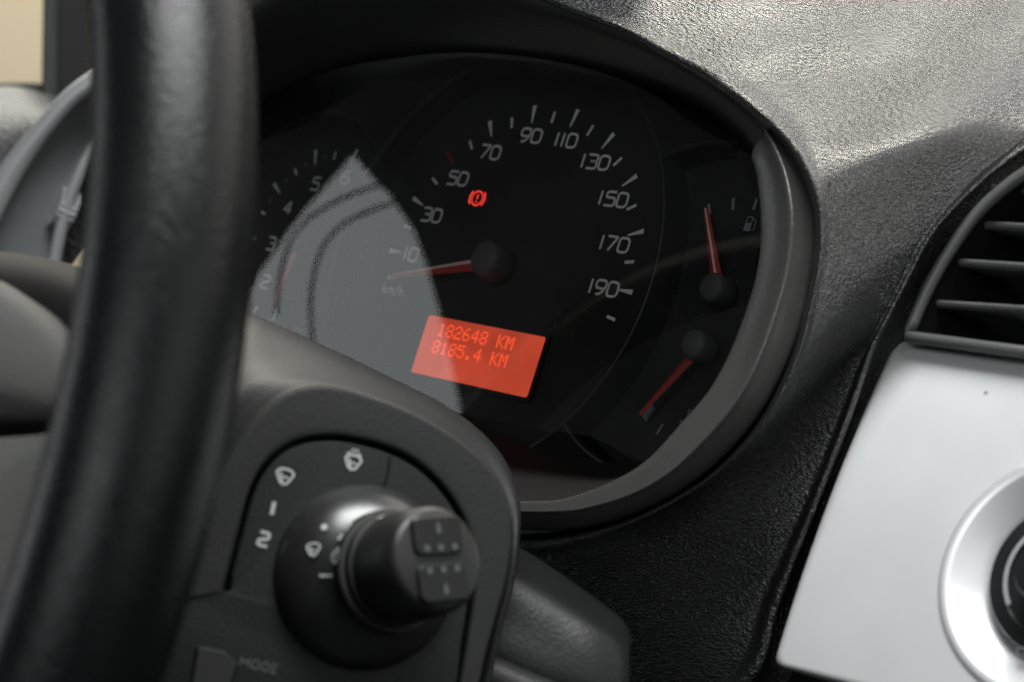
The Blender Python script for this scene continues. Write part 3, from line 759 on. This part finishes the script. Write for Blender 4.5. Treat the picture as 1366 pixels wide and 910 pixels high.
splate("mode_lettering", text2d("MODE", .0019, .22, .22), 347, 888, M_icond)
# small dark button at the foot of the plate
bt = [S(x, y, .0008) for x, y in [(262, 862), (300, 868), (318, 885), (300, 940), (250, 940)]]
v, f = prism(bt, -mN*.003); build("mode_button", v, f, M_blackp, shr, False, bevel=.0006)

# lower column cover pieces, right of the plate
cov = [[D(655, 735, .560), D(700, 757, .560), D(750, 790, .556), D(800, 826, .552), D(818, 842, .550), D(823, 856, .550)],
       [D(652, 752, .530), D(697, 776, .530), D(747, 808, .527), D(796, 842, .524), D(815, 856, .524), D(822, 868, .524)],
       [D(650, 764, .515), D(694, 789, .515), D(744, 820, .513), D(791, 852, .511), D(812, 866, .513), D(821, 878, .515)],
       [D(648, 772, .511), D(691, 797, .511), D(741, 828, .510), D(788, 858, .509), D(810, 873, .511), D(821, 886, .513)],
       [D(640, 812, .508), D(676, 832, .508), D(728, 860, .507), D(780, 886, .506), D(808, 898, .508), D(821, 908, .511)],
       [D(628, 866, .505), D(662, 881, .505), D(716, 902, .505), D(775, 922, .505), D(808, 932, .507), D(821, 940, .510)],
       [D(624, 872, .511), D(660, 888, .511), D(714, 909, .511), D(775, 930, .511), D(808, 940, .512), D(821, 950, .514)]]
lc = empty("lower_cover", D(730, 930, .505), "grained grey lower column cover piece right of the shroud", "trim cover")
v, f = loft(cov, 40, 40); build("upper_section", v, f, M_cover, lc, solid=.004)
cov2 = [[D(620, 872, .508), D(658, 887, .508), D(712, 910, .508), D(772, 932, .508)], [D(618, 878, .5005), D(656, 893, .5005), D(710, 916, .5005), D(770, 938, .5005)],
        [D(612, 895, .499), D(650, 910, .499), D(704, 935, .499), D(764, 955, .499)], [D(600, 985, .499), D(640, 1000, .499), D(690, 1010, .499), D(750, 1020, .499)]]
v, f = loft(cov2, 20, 16); build("lower_section", v, f, M_cover, lc, solid=.003)

# ---- wiper stalk
stk = empty("wiper_stalk", S(487, 770), "black wiper stalk with domed base and rocker tip pointing at the viewer", "stalk")
dc = S(487, 770, -.0006); rD = .0212
v, f = lathe([(rD+.0012, -.004), (rD+.0010, -.0002), (rD, -.0004), (rD-.0003, .0010), (rD*.96, .0032), (rD*.86, .0062), (rD*.70, .0090), (rD*.5, .0108), (rD*.25, .0118), (0.0001, .0120)], dc, mN, 96)
base = build("domed_base", v, f, M_stalk, stk)
ax = CAMX(.76, -.19, -.62).normalized()
b0 = D(506, 766, .4715); tipc = D(586, 746, .4525)
Ls = (tipc-b0).length; ax = (tipc-b0).normalized()
rB = .0122
e1s = (CD*-1 - ax*(CD*-1).dot(ax)).normalized()
v, f = lathe([(rB*.84, -.012), (rB*.88, .0018), (rB*.90, .0020), (rB*1.10, .0022), (rB*1.14, .0028), (rB*1.14, .0048), (rB*1.12, .0054), (rB*1.04, .0057), (rB*1.02, .0074), (rB*.95, .0077), (rB*.95, .0086), (rB*1.0, .0090), (rB*1.01, .0098), (rB*.99, Ls*.80), (rB*.96, Ls-.0016), (rB*.91, Ls-.0006), (rB*.82, Ls-.0001), (rB*.0001, Ls)], b0, ax, 96, e1s)
build("barrel", v, f, mat("stalk_barrel_black", (0.014, 0.014, 0.014), 0.42, 0.5), stk, auto=50)
e2s = ax.cross(e1s).normalized()
def tipat(a, b, h=0.0): return b0+ax*(Ls+h)+e2s*a+e1s*b      # a sideways, b up
def rocker(y0, y1, w):
    pts = fillet([(-w, y0), (w, y0), (w, y1), (-w, y1)], .0022, 5, True)
    base_ = [tipat(a, b, -.0004) for a, b in pts]; top = [tipat(a*.94, (b-(y0+y1)/2)*.93+(y0+y1)/2, .0010) for a, b in pts]
    k = len(pts); V = base_+top; Fc = [(i, (i+1) % k, k+(i+1) % k, k+i) for i in range(k)]+[tuple(range(k, 2*k))]
    return build("rocker_button", V, Fc, M_blackp, stk, False, bevel=.0002)
rocker(.0008, .0094, .0066); rocker(-.0094, -.0008, .0066)
for sgn in (1, -1):
    parts = [disc2(a, sgn*.0024, .00075, 12) for a in (-.0036, 0, .0036)]
    parts.append(([(-.0006, sgn*.0066-.0011), (.0006, sgn*.0066-.0011), (0.0004, sgn*.0066+.0011), (-.0004, sgn*.0066+.0011)], [(0, 1, 2, 3)]))
    v, f = join2(parts)
    build("button_symbol", [tipat(a, b, .0012) for a, b in v], f, M_icond, stk, False)
# printed marks round the barrel and the dome
def on_dome(x, y):
    # walk along the camera ray to the dome surface
    d = ray(x, y); best = None
    for i in range(400):
        q_ = CAMP+d*(.44+.0002*i); h = (q_-dc).dot(mN); r = ((q_-dc)-mN*h).length
        if r < rD and h <= .0120*max(0, 1-(r/rD)**2.6)**.75+.0002: return q_, None
    return D(x, y, .47), None
def mark(parent, pts_list, x, y, name, s=.0011):
    q_, _ = on_dome(x, y); c = q_-CF*.0004
    e1, e2 = CR, -CD
    v, f = pts_list
    build(name, [c+e1*a+e2*b+CF*(-.0001) for a, b in v], f, M_icon, parent, False)
def on_barrel(t_, ang, lift=.0002): return b0+ax*t_+(e1s*math.cos(ang)+e2s*math.sin(ang))*(rB*(1.145 if t_ < .0065 else 1.015)+lift)
def bmark(vf, t0, a0, name):
    v, f = vf; build(name, [on_barrel(t0+b, a0+a/rB) for a, b in v], f, M_icon, stk, False)
for dt, aa in ((.0036, -1.05), (.0036, -.80), (.0036, .25)):
    pass
sgnb = -1 if (e2s.dot(CR) > 0) else 1
bmark(wiper(.0016), .0038, sgnb*1.25, "barrel_symbol"); bmark(disc2(0, 0, .0009, 12), .0036, sgnb*.92, "barrel_symbol")
bmark(stroke([(-.0012, 0), (.0012, 0)], .0010), .0044, sgnb*.72, "barrel_symbol"); bmark(disc2(0, 0, .0009, 12), .0112, sgnb*.42, "barrel_symbol")
def dmark(vf, x, y):
    v, f = vf; q_, _ = on_dome(x, y)
    nn = (q_-(dc-mN*.014)).normalized(); e1 = (CR-nn*CR.dot(nn)).normalized(); e2 = nn.cross(e1)
    build("base_symbol", [q_+nn*.0011+e1*a+e2*b for a, b in v], f, M_icon, stk, False)
dmark(wiper(.0017), 420, 735); dmark(disc2(0, 0, .0008, 12), 434, 706); dmark(stroke([(-.0018, 0), (.0018, .0)], .0006), 438, 768)

# ================================================================== LEFT SIDE OF THE DASH
lv = empty("side_vent", D(40, 330, .86), "grey oval side air vent bezel behind the steering wheel rim", "air vent")
o_out = [(-60, 330), (-30, 275), (0, 222), (40, 172), (85, 122), (130, 90), (190, 62), (260, 50)]
o_in = [(-20, 345), (5, 285), (35, 228), (68, 180), (105, 138), (140, 116), (195, 92), (260, 82)]
f_in = [(50, 420), (72, 340), (88, 285), (103, 240), (122, 205), (150, 175), (200, 150), (260, 140)]
zl = .86
rws = [[D(x, y, zl+.03) for x, y in o_out], [D(x, y, zl+.002) for x, y in o_out], [D(x, y, zl-.003) for x, y in mixr(o_out, o_in, .12)], [D(x, y, zl-.005) for x, y in mixr(o_out, o_in, .5)], [D(x, y, zl-.003) for x, y in mixr(o_out, o_in, .92)], [D(x, y, zl) for x, y in o_in], [D(x, y, zl+.006) for x, y in o_in]]
v, f = loft(rws, 50, 36); build("bezel", v, f, M_bezelL, lv)
rws = [[D(x, y, zl+.005) for x, y in o_in], [D(x, y, zl+.010) for x, y in mixr(o_in, f_in, .3)], [D(x, y, zl+.016) for x, y in mixr(o_in, f_in, .75)], [D(x, y, zl+.018) for x, y in f_in], [D(x, y, zl+.05) for x, y in f_in]]
v, f = loft(rws, 40, 24); build("face", v, f, M_faceL, lv)
path = cr([D(x, y, zl+.006) for x, y in [(62, 420), (70, 365), (78, 320), (90, 275), (105, 235), (125, 200), (160, 165), (220, 140)]], 40)
v, f = tube(path, .0026, 12); build("inner_ring", v, f, M_bezelL, lv)
# thumbwheel: ribbed roller
tw = D(85, 280, zl+.012); axw = CAMX(.85, .35, .4).normalized()
v, f = lathe([(0.0001, -.004), (.0085, -.004), (.0092, -.0033), (.0092, .0033), (.0085, .004), (.0001, .004)], tw, axw, 44)
V = []
k = 6
for i in range(44):
    for j in range(6):
        p = v[i*6+j]
        if j in (2, 3) and i % 2: p = p-(p-tw).normalized()*.0007
        V.append(p)
build("thumbwheel", V, f, M_bezelL, lv, False)
# left part of the dash pad, running up to the windscreen pillar
lp = [[D(-120, 118, 1.02), D(-40, 117, 1.02), D(20, 116, 1.02), D(60, 126, 1.02), D(110, 140, 1.0), D(200, 150, .98)], [D(-120, 130, .97), D(-40, 128, .97), D(20, 128, .97), D(64, 142, .96), D(110, 165, .95), D(200, 170, .94)],
      [D(-120, 220, .90), D(-40, 210, .90), D(20, 195, .90), D(60, 180, .90), D(110, 190, .90), D(200, 200, .90)], [D(-120, 420, .90), D(-40, 420, .90), D(20, 400, .90), D(90, 360, .90), D(120, 330, .90), D(200, 330, .90)]]
v, f = loft(lp, 30, 30); build("left_pad", v, f, mat("left_dash_grain", (.032, .032, .032), .5, .5, grain=(500, .0009, (1, 1, 1))), dash)
# windscreen pillar with its quarter-light frame
pil = empty("windscreen_pillar", D(70, 130, 1.05), "dark windscreen pillar and window frame beside the bright beige window", "pillar")
v, f = prism([D(80, 150, 1.04), D(79, -120, 1.04), D(300, -120, 1.04), D(300, 150, 1.04)], CF*.05); build("pillar_trim", v, f, M_door, pil, False)
v, f = prism([D(54, 128, 1.06), D(58, -120, 1.06), D(80, -120, 1.06), D(80, 160, 1.06)], CF*.03); build("window_frame", v, f, mat("window_seal", (.04, .04, .04), .5), pil, False, bevel=.002)
v, f = prism([D(-160, 112, 1.06), D(54, 109, 1.06), D(54, 128, 1.06), D(-160, 132, 1.06)], CF*.03); build("window_sill", v, f, mat("window_seal_low", (.03, .025, .02), .5), pil, False, bevel=.002)

# ================================================================== DRIVER'S DOOR (seen mirrored in the cluster lens)
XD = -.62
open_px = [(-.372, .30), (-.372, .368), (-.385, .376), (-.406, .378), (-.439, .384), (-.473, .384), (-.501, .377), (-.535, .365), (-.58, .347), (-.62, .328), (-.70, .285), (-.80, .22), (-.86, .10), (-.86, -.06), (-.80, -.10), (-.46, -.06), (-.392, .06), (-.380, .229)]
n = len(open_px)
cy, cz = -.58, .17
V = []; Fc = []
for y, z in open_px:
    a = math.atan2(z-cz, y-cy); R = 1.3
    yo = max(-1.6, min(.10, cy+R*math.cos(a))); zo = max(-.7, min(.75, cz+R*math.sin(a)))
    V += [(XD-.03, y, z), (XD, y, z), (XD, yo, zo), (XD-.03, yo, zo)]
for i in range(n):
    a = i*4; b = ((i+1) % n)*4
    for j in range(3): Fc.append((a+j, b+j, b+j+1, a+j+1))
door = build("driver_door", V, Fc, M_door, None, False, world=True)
def mirrored(px, py, xp):
    """where the line of sight bounced off the lens (N = .030) meets the plane x = xp"""
    q = P(px, py, .030); d = ray(px, py); d = Vector((d.x, d.y, -d.z)); return q+d*((xp-q.x)/d.x)
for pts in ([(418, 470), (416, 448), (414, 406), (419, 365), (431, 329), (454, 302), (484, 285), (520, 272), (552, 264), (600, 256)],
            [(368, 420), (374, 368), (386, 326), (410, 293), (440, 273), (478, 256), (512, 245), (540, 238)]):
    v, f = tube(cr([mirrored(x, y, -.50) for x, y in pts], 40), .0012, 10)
    build("reflection_bar", v, f, M_door, door)  # added unseen bars, bent to put dark arcs into the lens reflection
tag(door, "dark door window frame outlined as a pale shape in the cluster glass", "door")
